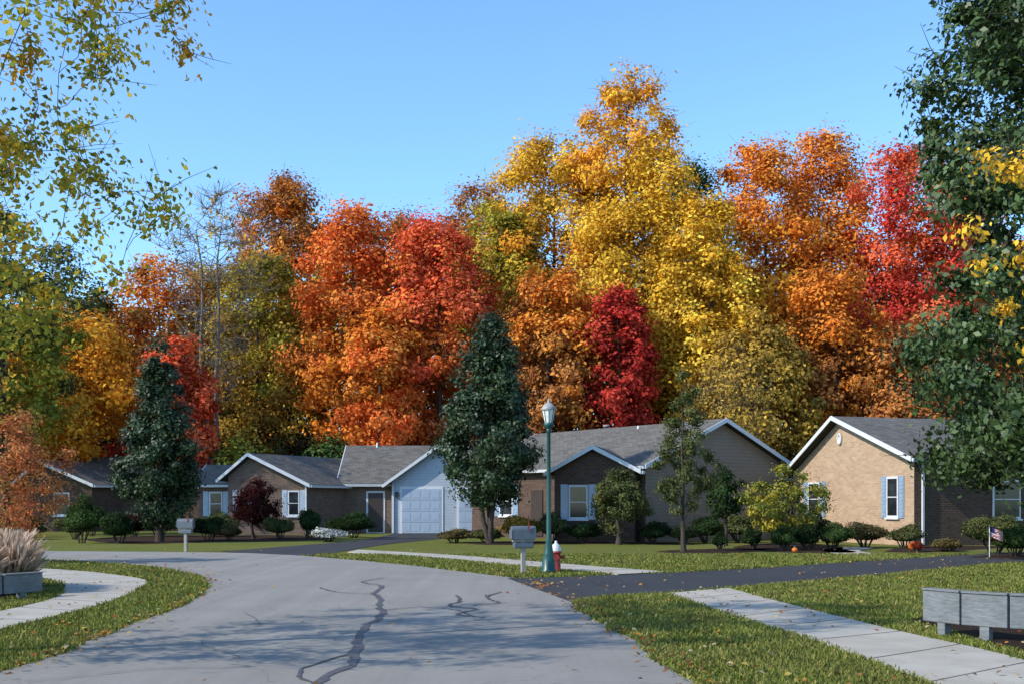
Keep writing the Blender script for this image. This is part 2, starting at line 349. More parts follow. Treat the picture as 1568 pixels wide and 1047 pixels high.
# ------------------------------------------------------------------ houses
def arr(p): return np.array(p, float)
def gable(par, P0, P1, t, zL, zA, zR, ext, wall, oh=.4, gablewall=None, trim=TRIM):
    P0, P1, ext = arr(P0), arr(P1), arr(ext); A = P0+(P1-P0)*t
    W = np.linalg.norm(P1-P0); w = (P1-P0)/W; e = ext/np.linalg.norm(ext); Lx = np.linalg.norm(ext)
    def v(p, z): return (p[0], p[1], z)
    B0, B1, BA = P0+ext, P1+ext, A+ext; d = .04
    mesh_obj('front_wall', [v(P0, -.1), v(P1, -.1), v(P1, zR-d), v(A, zA-d), v(P0, zL-d)], [(0, 1, 2, 3, 4)], gablewall or wall, par,
             [[(0, -.1), (W, -.1), (W, zR), (W*t, zA), (0, zL)]])
    mesh_obj('back_wall', [v(B0, -.1), v(B1, -.1), v(B1, zR-d), v(BA, zA-d), v(B0, zL-d)], [(4, 3, 2, 1, 0)], wall, par,
             [[(0, zL), (W*t, zA), (W, zR), (W, -.1), (0, -.1)]])
    for nm, a, b, z in (('side_wall_a', B0, P0, zL), ('side_wall_b', P1, B1, zR)):
        mesh_obj(nm, [v(a, -.1), v(b, -.1), v(b, z-d), v(a, z-d)], [(0, 1, 2, 3)], wall, par, [[(0, -.1), (Lx, -.1), (Lx, z), (0, z)]])
    for nm, P, zE, sg in (('roof_a', P0, zL, -1), ('roof_b', P1, zR, 1)):
        run = np.linalg.norm(A-P); sl = (zA-zE)/run; E = P+w*sg*oh; zE2 = zE-sl*oh
        R0, R1, E0, E1 = A-e*oh, A+ext+e*oh, E-e*oh, E+ext+e*oh; th = .1
        VV = [v(R0, zA), v(R1, zA), v(E1, zE2), v(E0, zE2)]; VT = [(x, y, z+th) for x, y, z in VV]
        q = math.hypot(run+oh, zA-zE2); LL = Lx+2*oh
        fs = [(4, 5, 6, 7), (3, 2, 1, 0), (0, 4, 7, 3), (1, 2, 6, 5), (2, 3, 7, 6)]
        uv = [[(0, q), (LL, q), (LL, 0), (0, 0)]]+[[(0, 0)]*4]*4
        mesh_obj(nm, VV+VT, fs, SHING, par, uv)
        for bn, base, dirn in (('rake_board', 0, -1), ('rake_board_back', 1, 1)):
            r = (R0 if base == 0 else R1)+e*dirn*.005; ee = (E0 if base == 0 else E1)+e*dirn*.005; o2 = e*dirn*.04
            VV2 = []
            for p, z in ((r, zA), (ee, zE2)):
                for q2, dz in ((p, -.06), (p+o2, -.06), (p+o2, th+.02), (p, th+.02)): VV2.append(v(q2, z+dz))
            mesh_obj(bn, VV2, [(0, 1, 5, 4), (1, 2, 6, 5), (2, 3, 7, 6), (3, 0, 4, 7), (4, 5, 6, 7)], trim, par)
        g0 = E0+w*sg*.005; g1_ = E1+w*sg*.005; o2 = w*sg*.1; VV3 = []
        for p in (g0, g1_):
            for q2, dz in ((p, -.06), (p+o2*.7, -.06), (p+o2, .07), (p, .07)): VV3.append(v(q2, zE2+dz))
        mesh_obj('gutter', VV3, [(0, 1, 5, 4), (1, 2, 6, 5), (2, 3, 7, 6), (3, 0, 4, 7), (0, 3, 2, 1), (4, 5, 6, 7)], trim, par)
def wbox(par, name, O, D, s0, s1, z0, z1, d0, d1, mat):
    """box on a wall: O start, D wall direction (outward normal is to its right)"""
    O, D = arr(O), arr(D); D = D/np.linalg.norm(D); n = np.array([D[1], -D[0]]); V = []
    for z in (z0, z1):
        for s, d in ((s0, d1), (s1, d1), (s1, d0), (s0, d0)):
            p = O+D*s+n*d; V.append((p[0], p[1], z))
    return mesh_obj(name, V, [(3, 2, 1, 0), (4, 5, 6, 7), (0, 1, 5, 4), (1, 2, 6, 5), (2, 3, 7, 6), (3, 0, 4, 7)], mat, par)
def window(par, O, D, s, z0, z1, w, sh=SHUT, sw=.38):
    wbox(par, 'window_frame', O, D, s-w/2, s+w/2, z0, z1, -.05, .05, TRIM)
    wbox(par, 'window_glass', O, D, s-w/2+.07, s+w/2-.07, z0+.08, (z0+z1)/2-.02, 0, .056, GLASS)
    wbox(par, 'window_glass', O, D, s-w/2+.07, s+w/2-.07, (z0+z1)/2+.02, z1-.08, 0, .056, GLASS)
    wbox(par, 'window_sill', O, D, s-w/2-.06, s+w/2+.06, z0-.07, z0-.003, -.02, .1, TRIM)
    if sh:
        for a in (s-w/2-.03-sw, s+w/2+.03):
            wbox(par, 'shutter', O, D, a, a+sw, z0-.02, z1+.02, 0, .04, sh)
            k = 10
            for i in range(k):
                zz = z0+.05+(z1-z0-.1)*i/k
                wbox(par, 'slat', O, D, a+.05, a+sw-.05, zz, zz+(z1-z0)/k*.55, .03, .055, sh)
def garage_door(par, O, D, s0, s1, z1):
    wbox(par, 'door_casing', O, D, s0-.12, s1+.12, 0, z1+.12, -.05, .04, TRIM)
    wbox(par, 'garage_door', O, D, s0, s1, .02, z1, 0, .055, DOORW)
    for r in range(4):
        wbox(par, 'door_section_joint', O, D, s0, s1, .02+(z1-.02)*r/4-.012, .02+(z1-.02)*r/4+.006, .03, .057, MBOX)
        for c in range(4):
            a = s0+(s1-s0)*(c+.14)/4; b = s0+(s1-s0)*(c+.86)/4; q0 = .02+(z1-.02)*(r+.2)/4; q1 = .02+(z1-.02)*(r+.8)/4
            wbox(par, 'panel', O, D, a, b, q0, q1, .05, .064, DOORW)
def downspout(par, O, D, s, z1):
    wbox(par, 'downspout', O, D, s-.04, s+.04, .05, z1, .02, .1, TRIM)

# right-hand house
h = empty('brick_house', 16, 48)
P0, P1 = (12.45, 52), (15.06, 44); ext = (15.5, 5.05)
gable(h, P0, P1, .43, 2.95, 5.08, 3.35, ext, BRICK_B, .42, BRICK_T)
Dw = arr(P1)-arr(P0)
window(h, P0, Dw, 7.15, 1.05, 2.62, .72, SHUT, .3)
window(h, P0, Dw, 1.7, 1.05, 2.5, .9, SHUT, .36)
lv = lathe('gable_vent', [(0.001, -.03), (.2, -.03), (.2, .03), (.14, .04), (.14, .0), (.001, .0)], 0, 0, TRIM, None)
nn = Vector((Dw[1], -Dw[0], 0)).normalized(); c = arr(P0)+Dw*.43
lv.matrix_world = Matrix.Translation((c[0]+nn.x*.05, c[1]+nn.y*.05, 4.25)) @ nn.to_track_quat('Z', 'Y').to_matrix().to_4x4() @ Matrix.Diagonal((.75, 1.2, 1, 1))
lv.parent = h; lv.matrix_parent_inverse = h.matrix_world.inverted()
downspout(h, P1, ext, .35, 3.1)
window(h, P1, ext, 4.2, 1.0, 2.5, 1.3, None)
wbox(h, 'front_door', P1, ext, 7.2, 8.1, .1, 2.2, 0, .06, DARKD)
wbox(h, 'door_step', P1, ext, 6.9, 8.4, 0, .12, .0, 1.0, CONC)

# middle house
h = empty('brick_house', 6, 52)
P0, P1 = (5.44, 47.8), (12.4, 52.7); ext = arr((-.58, .82))*12.8
gable(h, P0, P1, .5, 3.2, 5.1, 3.2, ext, BRICK_B, .35, SIDE_T)
fw0 = arr(P0)+ext; fwd = -ext
window(h, fw0, fwd, 3.0, 1.0, 2.4, 1.1, SHUT)
wbox(h, 'front_door', fw0, fwd, 5.0, 5.9, .1, 2.2, 0, .05, DARKD)
# entrance wing with small gable
Q0, Q1 = (1.75, 48.4), (4.95, 47.6)
gable(h, Q0, Q1, .5, 2.95, 3.85, 3.0, (1.4, 5.2), BRICK_B, .32)
window(h, Q0, arr(Q1)-arr(Q0), 1.0, .95, 2.35, .8, SHUTL, .3)
wbox(h, 'porch_post', Q0, arr(Q1)-arr(Q0), -.28, -.14, 0, 2.75, .0, .14, TRIM)
lathe('roof_pipe', [(.12, 0), (.12, .5), (.16, .5), (.16, .6)], 4.6, 57.2, simple('vent_metal', (.25, .22, .2)), h, z0=4.8)
lathe('roof_pipe', [(.05, 0), (.05, .45)], 5.8, 54, WHITE, h, z0=4.7)

# garage house
h = empty('brick_house', -8, 62)
G0, G1 = (-6.35, 62), (-.95, 62)
gable(h, G0, G1, .47, 2.78, 4.6, 2.78, (0, 6.5), SIDE_W, .4)
garage_door(h, G0, (1, 0), .55, 2.6, 2.35)
garage_door(h, G0, (1, 0), 3.55, 5.1, 2.35)
wbox(h, 'garage_lamp', G0, (1, 0), .2, .34, 1.9, 2.2, 0, .15, DARKD)
gable(h, (-9.0, 69.8), (-9.0, 62.9), .5, 2.7, 4.75, 2.75, (8.6, 0), BRICK_M, .35)
wbox(h, 'front_door', (-9.0, 62.9), (1, 0), 1.3, 2.1, .05, 2.15, 0, .06, DARKD)
wbox(h, 'door_casing', (-9.0, 62.9), (1, 0), 1.2, 2.2, .0, 2.25, -.02, .04, TRIM)
W0, W1 = (-14.5, 60), (-10.45, 60)
gable(h, W0, W1, .3, 3.0, 4.05, 2.62, (4.3, 8.4), BRICK_M, .33)
window(h, W0, (1, 0), 3.35, .95, 2.25, .6, SHUTL, .26)
window(h, W0, (1, 0), .9, .95, 2.25, .7, SHUTL, .28)
gable(h, (-16.4, 67.0), (-16.4, 61.5), .5, 2.6, 3.6, 2.6, (5, 0), BRICK_M, .3)
window(h, (-16.4, 61.5), (1, 0), .9, .95, 2.2, .7, SHUTL, .28)
downspout(h, W0, (1, 0), 3.98, 2.5); downspout(h, G0, (1, 0), .08, 2.6)
lathe('roof_pipe', [(.05, 0), (.05, .5)], -7.6, 66.2, WHITE, h, z0=4.5)

# far left house
h = empty('brick_house', -25, 68)
gable(h, (-27.5, 66), (-23.6, 66), .3, 2.9, 3.9, 2.7, (4, 8), BRICK_B, .35)
gable(h, (-25, 74), (-25, 68), .5, 2.7, 4.3, 2.7, (7, 0), BRICK_B, .35)
window(h, (-27.5, 66), (1, 0), 2.2, .9, 2.2, .9, None)

# ------------------------------------------------------------------ vegetation
PAL = dict(
 gold=[(.84, .49, .045), (.74, .40, .035), (.88, .58, .09), (.56, .34, .035)],
 goldor=[(.82, .37, .04), (.86, .48, .055), (.72, .28, .03)],
 orange=[(.82, .28, .045), (.72, .20, .03), (.86, .38, .08), (.64, .22, .03)],
 orred=[(.82, .20, .045), (.72, .14, .035), (.86, .28, .065)],
 scarlet=[(.80, .145, .055), (.68, .09, .04), (.84, .20, .08)],
 crimson=[(.54, .05, .038), (.40, .035, .028), (.66, .09, .055)],
 olive=[(.48, .38, .05), (.36, .31, .045), (.58, .42, .055), (.24, .24, .04)],
 rust=[(.44, .17, .05), (.33, .12, .04), (.54, .23, .06)],
 ybrown=[(.56, .35, .06), (.40, .25, .05), (.64, .40, .065), (.28, .19, .05)],
 green=[(.06, .10, .028), (.045, .08, .024), (.085, .13, .038)],
 dkgreen=[(.026, .052, .02), (.035, .064, .023), (.05, .08, .028)],
 grgreen=[(.10, .12, .042), (.08, .10, .035), (.15, .15, .055)],
 ygreen=[(.32, .30, .045), (.22, .24, .04), (.46, .35, .045), (.13, .16, .035)],
 yleaf=[(.58, .46, .06), (.44, .40, .05), (.66, .46, .05), (.20, .24, .045), (.14, .19, .04), (.64, .30, .04)],
 darkred=[(.05, .012, .012), (.08, .018, .015), (.035, .012, .012)],
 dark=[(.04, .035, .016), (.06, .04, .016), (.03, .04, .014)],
 brownsh=[(.14, .10, .045), (.10, .09, .035), (.17, .13, .05)],
 whitef=[(.82, .81, .79), (.70, .69, .68), (.82, .81, .79), (.08, .1, .03)],
 redf=[(.5, .02, .02), (.4, .03, .03), (.05, .08, .02)],
)
def leaves(C, Nrm, size, cols, asp=.62):
    n = len(C); Nrm = Nrm/(np.linalg.norm(Nrm, axis=1)[:, None]+1e-9)
    R = rng.normal(size=(n, 3)); T = np.cross(Nrm, R); T /= np.linalg.norm(T, axis=1)[:, None]+1e-9; B = np.cross(Nrm, T)
    s = (size*(.65+.7*rng.random(n)))[:, None]
    V = np.empty((n, 4, 3)); fold = Nrm*s*.12
    V[:, 0] = C-T*s*.5; V[:, 1] = C+B*s*asp*.5+fold; V[:, 2] = C+T*s*.5; V[:, 3] = C-B*s*asp*.5+fold
    return V.reshape(-1, 3), np.arange(4*n).reshape(n, 4), np.repeat(cols, 4, axis=0)
def rdir(n):
    d = rng.normal(size=(n, 3)); return d/np.linalg.norm(d, axis=1)[:, None]
def pickcol(pal, n, clump_pick=None):
    P = np.array(PAL[pal] if isinstance(pal, str) else pal); base = P[rng.integers(len(P), size=n)]
    if clump_pick is not None: base = base*.45+P[clump_pick % len(P)]*.55
    return base*(.75+.5*rng.random((n, 1)))
PROF = {
 'round': lambda t: np.sin(np.pi*np.clip(t*.92+.06, 0, 1))**.65,
 'dome': lambda t: np.clip((t+.2)/.45, 0, 1)**.5*np.sqrt(np.clip(1-(np.maximum(t-.4, 0)/.66)**2, 0, 1)),
 'egg': lambda t: np.clip(np.minimum((t+.10)/.32, 1)**.6*np.clip((1.02-t)/.68, 0, 1)**.5, .03, 1),
 'vase': lambda t: np.clip(.35+.9*t, 0, 1)*np.clip((1.04-t)/.35, 0, 1)**.5,
 'column': lambda t: np.minimum((t+.04)/.12, 1)**.5*np.clip((1.05-t)/.5, 0, 1)**.5,
}
def make_tree(name, x, y, ztop, zbase, r, pal, n=12000, leaf=.34, shape='round', clumps=70, cr=None, tr=.25, bark=BARK, lm=LEAF,
              pal2=None, gaps=.0, lean=(0, 0), flat=.75, twig=.02, stems=1, shell=.45, upn=.3, twigs=3, tl=1.0):
    gz = float(hz(x, y)) - .05; H = ztop-zbase; cr = cr or r*.34
    TV = []; TF = []; off = 0; nodes = []; nr = []
    def addtube(p, rad, ns):
        nonlocal off
        v, f = tube(p, rad, ns); TV.append(v); TF.append(f+off); off += len(v)
    for sidx in range(stems):
        m = 9; a0 = rng.random()*6.28; sp = 0 if stems == 1 else r*.3
        tz = np.linspace(gz, ztop-H*.2, m); q = np.linspace(0, 1, m)
        px = x+lean[0]*q+np.cumsum(rng.normal(0, r*.025, m))*(q > 0)+math.cos(a0+sidx*2.1)*sp*q**.7
        py = y+lean[1]*q+np.cumsum(rng.normal(0, r*.025, m))*(q > 0)+math.sin(a0+sidx*2.1)*sp*q**.7
        tp = np.stack([px, py, tz], 1); rad = tr*(1-q)**.8*(.75 if stems > 1 else 1)+twig*1.3; rad[0] *= 1.35
        addtube(tp, rad, 8)
        for p_, r_ in zip(catmull(tp, 3), np.interp(np.linspace(0, 1, 3*(m-1)+1), q, rad)):
            if p_[2] > gz+(zbase-gz)*.6: nodes.append(p_); nr.append(r_)
    nodes = list(nodes)
    # clump centres
    t = rng.random(clumps*5); keep = rng.random(clumps*5) < PROF[shape](t)**1.3+.08; t = t[keep][:clumps]
    k = len(t); ang = rng.random(k)*6.283; rr = (np.maximum(r*PROF[shape](t)-cr*.6, .05))*rng.random(k)**.42
    lob = 1+.13*np.sin(ang*3+rng.random()*6)+.08*np.sin(ang*5+t*9)
    C = np.stack([x+lean[0]*.8+rr*lob*np.cos(ang), y+lean[1]*.8+rr*lob*np.sin(ang), zbase+t*(H-cr*.5)], 1)
    order = np.argsort(np.hypot(C[:, 0]-x, C[:, 1]-y)+.15*(C[:, 2]-zbase)); C = C[order]; t = t[order]
    for c in C:
        A = np.array(nodes); hd = np.hypot(A[:, 0]-c[0], A[:, 1]-c[1]); cost = np.linalg.norm(A-c, axis=1)+2.2*np.maximum(0, A[:, 2]-c[2]+.45*hd)
        i = int(np.argmin(cost)); a = A[i]; d = np.linalg.norm(c-a)
        if d < .1: continue
        mid = (a+c)/2+np.array([0, 0, -.06*d])+rng.normal(0, .06*d, 3)
        r0 = min(nr[i]*.7, twig+.022*d); P = np.array([a, (a*.6+mid*.4)+rng.normal(0, .03*d, 3), mid, (mid+c)/2+rng.normal(0, .04*d, 3), c])
        R = np.linspace(r0, twig, 5); addtube(P, R, 5)
        for j in (1, 2, 3, 4): nodes.append(P[j]); nr.append(R[j])
        for _ in range(twigs):
            d2 = rdir(1)[0]; d2[2] = abs(d2[2])*.9; e = c+d2*cr*(.7+.5*rng.random())*tl; addtube([c, (c+e)/2+rng.normal(0, .05*cr, 3), e], [twig, twig*.7, twig*.35], 4)
    TVs = np.concatenate(TV); TFs = np.concatenate(TF)
    # leaves
    w = rng.random(k)**.8+.45
    if gaps: w *= (rng.random(k) > gaps)
    w = w/w.sum(); idx = rng.choice(k, size=n, p=w); crr = cr*(.6+.8*rng.random(k))
    D = rdir(n); rad = crr[idx]*((1-shell)+shell*rng.random(n))*rng.random(n)**.25
    # each clump is broken into small sprays of leaves
    ns = 34; SD = rdir(k*ns).reshape(k, ns, 3)*(.75+.5*rng.random((k, ns, 1))); D0 = SD[idx, rng.integers(ns, size=n)]; D = D0*.75+D*.5
    pos = C[idx]+D*rad[:, None]*np.array([1, 1, flat])
    pos += rng.normal(0, cr*.05, (n, 3))
    out = pos-np.array([x, y, zbase+H*.4]); out /= np.linalg.norm(out, axis=1)[:, None]+1e-9
    nn_ = D*.75+out*.6+rdir(n)*.75+np.array([0, 0, upn])
    cols = pickcol(pal, n, idx)
    if pal2 is not None:
        cz = (C[:, 2]-zbase)/H+rng.normal(0, .22, k); sw = (cz < .5)[idx]; c2 = pickcol(pal2, n, idx); cols[sw] = c2[sw]
    cols *= (.75+.5*rng.random(k))[idx][:, None]
    LV, LF, LC = leaves(pos, nn_, leaf, np.clip(cols, 0, .9))
    LV[:, 2] = np.maximum(LV[:, 2], gz+.1)
    V = np.concatenate([TVs, LV]); F = np.concatenate([TFs, LF+len(TVs)])
    col = np.concatenate([np.full((len(TVs), 3), .1), LC]); mi = np.concatenate([np.zeros(len(TFs)), np.ones(len(LF))])
    return np_mesh(name, V, F, [bark, lm], mi, col)
def make_shrub(name, x, y, w, h, pal, n=1800, leaf=.09, lm=LEAF, bumps=4, z0=0, dens=1, d=None):
    d = d or w; rx, ry, rz = w/2*1.08, d/2, h*.57
    D = rdir(n); D[:, 2] = np.abs(D[:, 2])*np.where(rng.random(n) < .8, 1, -.5)
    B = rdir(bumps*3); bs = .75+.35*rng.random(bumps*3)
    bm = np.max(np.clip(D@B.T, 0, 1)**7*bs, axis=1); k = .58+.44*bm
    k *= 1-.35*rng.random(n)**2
    stray = rng.random(n) < .06; k[stray] *= 1.18
    pos = np.stack([x+D[:, 0]*rx*k, y+D[:, 1]*ry*k, z0+h*.45+D[:, 2]*rz*k], 1)
    pos[:, 2] = np.maximum(pos[:, 2], z0+.04)
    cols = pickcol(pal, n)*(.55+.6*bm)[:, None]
    LV, LF, LC = leaves(pos, D*.9+rdir(n)*.7+np.array([0, 0, .25]), leaf, cols)
    TV = []; TF = []; off = 0
    for i in range(9):
        a = rng.random()*6.28; e = np.array([x+math.cos(a)*rx*.6, y+math.sin(a)*ry*.6, z0+h*.75]); b = np.array([x+math.cos(a)*rx*.12, y+math.sin(a)*ry*.12, z0-.02])
        v, f = tube([b, (b+e)/2+rng.normal(0, .05, 3), e], [.025, .018, .008], 4); TV.append(v); TF.append(f+off); off += len(v)
    TV = np.concatenate(TV); TF = np.concatenate(TF)
    return np_mesh(name, np.concatenate([TV, LV]), np.concatenate([TF, LF+len(TV)]), [BARK, lm],
                   np.concatenate([np.zeros(len(TF)), np.ones(len(LF))]), np.concatenate([np.full((len(TV), 3), .08), LC]))

T = make_tree
# -- wood behind the houses
def FT(name, x, y, zt, zb, r, pal, n=16000, leaf=.275, clumps=120, **kw):
    kw.setdefault('cr', r*.28+.2); kw.setdefault('twigs', 1); kw.setdefault('twig', .014); kw.setdefault('shape', 'dome'); kw.setdefault('tl', 1.25)
    return T(name, x, y, zt, zb+1.0, r, pal, int(n*1.3), leaf, clumps=clumps, **kw)
FT('maple_tree', -26.4, 70, 14.2, 3.5, 4.6, 'goldor', 15000)
FT('maple_tree', -24.8, 82, 19.3, 6, 4.8, 'orange', 14000, pal2='rust')
FT('oak_tree', -21.5, 86, 19.0, 5, 4.6, 'ybrown', 14000, pal2='olive')
T('bare_tree', -18.7, 75, 21.6, 8, 4.8, 'ybrown', 900, .26, 'vase', 190, tr=.22, bark=BARKL, gaps=.5, twig=.02, twigs=6, cr=1.0, tl=1.4, stems=2)
FT('maple_tree', -17.0, 88, 26.6, 11, 4.4, 'rust', 18000, pal2='orange')
FT('oak_tree', -16.9, 80, 18.8, 4, 4.4, 'olive', 15000, pal2='ybrown')
FT('maple_tree', -19.6, 69.5, 11.8, 3, 2.7, 'scarlet', 8000, clumps=80)
FT('maple_tree', -10.8, 78, 21.6, 4.5, 4.7, 'orred', 22000, clumps=150, pal2='orange')
FT('maple_tree', -5.2, 77, 20.6, 4.5, 4.7, 'scarlet', 22000, clumps=150, pal2='orred')
FT('maple_tree', -8.3, 73.5, 14, 3.5, 3.2, 'orange', 11000, clumps=90, pal2='orred')
FT('oak_tree', -9.6, 96, 26.0, 10, 5.6, 'rust', 15000, twigs=4)
FT('oak_tree', -3.0, 94, 27.4, 10, 5.6, 'rust', 15000, twigs=4)
FT('oak_tree', -1.2, 84, 23.6, 7, 4.6, 'olive', 18000)
FT('hickory_tree', 2.8, 86, 29.2, 11, 5.8, 'gold', 25000, clumps=160, pal2='goldor')
FT('hickory_tree', 8.0, 84, 32.8, 20, 4.6, 'goldor', 12000, clumps=95, gaps=.2, tr=.4, twigs=4)
FT('hickory_tree', 9.2, 81.5, 27.0, 7, 6.6, 'gold', 32000, clumps=200, tr=.4, gaps=.12)
FT('hickory_tree', 12.6, 78, 22.5, 5, 4.2, 'gold', 16000)
FT('maple_tree', 2.6, 76, 18, 5, 3.8, 'orange', 13000, pal2='rust')
FT('maple_tree', 6.8, 75.5, 15.6, 4, 3.2, 'crimson', 12000, clumps=100)
FT('oak_tree', 15.2, 99, 30.6, 13, 5.4, 'green', 13000)
FT('maple_tree', 17.8, 84, 27.8, 7, 5.8, 'orange', 28000, clumps=170, pal2='goldor')
FT('maple_tree', 22.8, 87, 29.0, 7, 6.0, 'orange', 26000, clumps=170)
FT('maple_tree', 27.0, 82, 27.0, 6, 5.8, 'scarlet', 27000, clumps=170, pal2='crimson')
FT('maple_tree', 32.4, 85, 26.5, 7, 5.6, 'orred', 18000)
FT('oak_tree', 15.4, 74, 14, 3.5, 4.1, 'ybrown', 12000, gaps=.1)
FT('oak_tree', 20.9, 77, 17.5, 3, 4.6, 'orange', 15000, pal2='rust')
FT('oak_tree', 26, 75, 14, 3, 4.2, 'rust', 12000)
FT('oak_tree', 13.0, 87, 22, 6, 4.8, 'goldor', 14000)
FT('oak_tree', -30.5, 78, 19, 4, 5.2, 'grgreen', 12000)
FT('oak_tree', -25.2, 58, 16.6, 3, 3.9, 'grgreen', 15000, leaf=.24, gaps=.1, pal2='ygreen')
FT('maple_tree', -31, 66, 14, 3, 4, 'goldor', 9000)
FT('oak_tree', 36, 76, 20, 3, 5, 'rust', 9000)

# forest understory and distant trees: single masses
def mass(name, items, leaf):
    VV = []; FF = []; CC = []; off = 0
    for (x, y, z0, z1, r, pal, n) in items:
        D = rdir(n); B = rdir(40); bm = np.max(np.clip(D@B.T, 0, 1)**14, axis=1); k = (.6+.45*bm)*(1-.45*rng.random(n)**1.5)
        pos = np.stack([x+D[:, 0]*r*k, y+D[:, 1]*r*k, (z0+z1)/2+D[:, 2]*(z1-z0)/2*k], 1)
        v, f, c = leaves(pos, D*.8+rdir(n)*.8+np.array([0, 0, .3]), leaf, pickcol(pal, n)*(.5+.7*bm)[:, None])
        VV.append(v); FF.append(f+off); CC.append(c); off += len(v)
    np_mesh(name, np.concatenate(VV), np.concatenate(FF), [LEAFD], None, np.concatenate(CC))
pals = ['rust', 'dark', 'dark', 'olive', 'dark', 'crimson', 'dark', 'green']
it = []
for x in np.arange(-38, 42, 2.1):
    y = 72+rng.random()*3; g = float(hz(x, y)); it.append((x+rng.normal(0, .5), y, g-.5, g+3+4*rng.random(), 2.1+rng.random(), pals[rng.integers(len(pals))], 2800))
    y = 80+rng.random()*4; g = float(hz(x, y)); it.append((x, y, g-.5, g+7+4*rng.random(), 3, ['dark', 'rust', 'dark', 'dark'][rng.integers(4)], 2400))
it += [(-16.4, 70, .3, 5.6, 1.6, 'ygreen', 2500), (-8.6, 71, .5, 5.0, 1.6, 'gold', 2500), (-11, 71.5, 1, 6, 1.8, 'green', 2500), (13.5, 71, 1, 6.5, 2, 'ygreen', 2500)]
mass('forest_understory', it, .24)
it = []
for x in np.arange(-70, 76, 3.3):
    y = 100+rng.random()*14; g = float(hz(x, y)); top = 23+5*rng.random()-(6 if x < -18 else 0)
    it.append((x, y, g, top, 5.2, ['rust', 'ybrown', 'orange', 'dark', 'olive'][rng.integers(5)], 5000))
for x in list(np.arange(-70, -34, 4.5))+list(np.arange(38, 75, 4.5)):
    y = 80+rng.random()*8; it.append((x, y, 0, 15+5*rng.random(), 4.5, ['rust', 'goldor', 'orange', 'olive'][rng.integers(4)], 3500))
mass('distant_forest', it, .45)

# -- trees in the gardens
T('pear_tree', -14.4, 48, 8.5, .8, 1.8, 'dkgreen', 32000, .14, 'egg', 180, cr=.55, tr=.14, lm=LEAFG, twig=.010, tl=1.1)
T('pear_tree', -.85, 46, 9.1, 1.6, 2.15, 'dkgreen', 38000, .145, 'egg', 200, cr=.62, tr=.13, stems=3, lm=LEAFG, twig=.012, tl=1.1)
T('pear_tree', 5.55, 38, 6.1, 1.3, 1.15, 'grgreen', 9500, .09, 'egg', 90, cr=.33, tr=.07, twig=.007, gaps=.05)
T('dogwood_tree', 8.0, 44, 2.9, 1.0, 1.0, 'dkgreen', 5000, .11, 'round', 40, tr=.06, twig=.01)
T('crabapple_tree', 9.6, 41.5, 3.1, .5, 1.75, 'ygreen', 5500, .11, 'round', 70, cr=.4, tr=.07, stems=3, twig=.008, gaps=.2, tl=1.5)
T('weeping_cherry_tree', 4.1, 45.2, 3.1, .5, 1.35, 'grgreen', 11000, .10, 'round', 60, cr=.42, tr=.1, twig=.01)
T('bare_tree', 10.3, 57, 9, 2.5, 2.8, 'ybrown', 2500, .14, 'round', 150, tr=.1, twig=.009, twigs=5, cr=.6, tl=1.4)
T('japanese_maple_tree', -11.4, 52, 2.85, .5, 1.35, 'darkred', 7500, .1, 'round', 55, cr=.45, tr=.07, twig=.01)
T('maple_tree', -13.4, 31, 4.4, .5, 1.9, [(.66, .21, .08), (.72, .30, .10), (.52, .14, .06), (.36, .24, .07)], 12000, .085, 'round', 90, cr=.48, tr=.06, twig=.007, gaps=.05)
T('oak_tree', 15.2, 30, 21.5, 1.7, 5.2, 'green', 112000, .185, 'column', 420, cr=1.1, tr=.3, lm=LEAFG, twig=.014, shell=.6, tl=1.1)
# near-left and near-right trees (trunks stand outside the view)
T('poplar_tree', -6.75, 11.8, 10.2, 2.2, 3.6, 'yleaf', 28000, .08, 'round', 250, cr=.58, tr=.12, twig=.0045, flat=1, shell=.8, tl=1.1)
T('maple_tree', 7.35, 14, 7.4, 2.8, 1.9, 'gold', 6500, .09, 'round', 90, cr=.42, tr=.08, twig=.005, shell=.8)

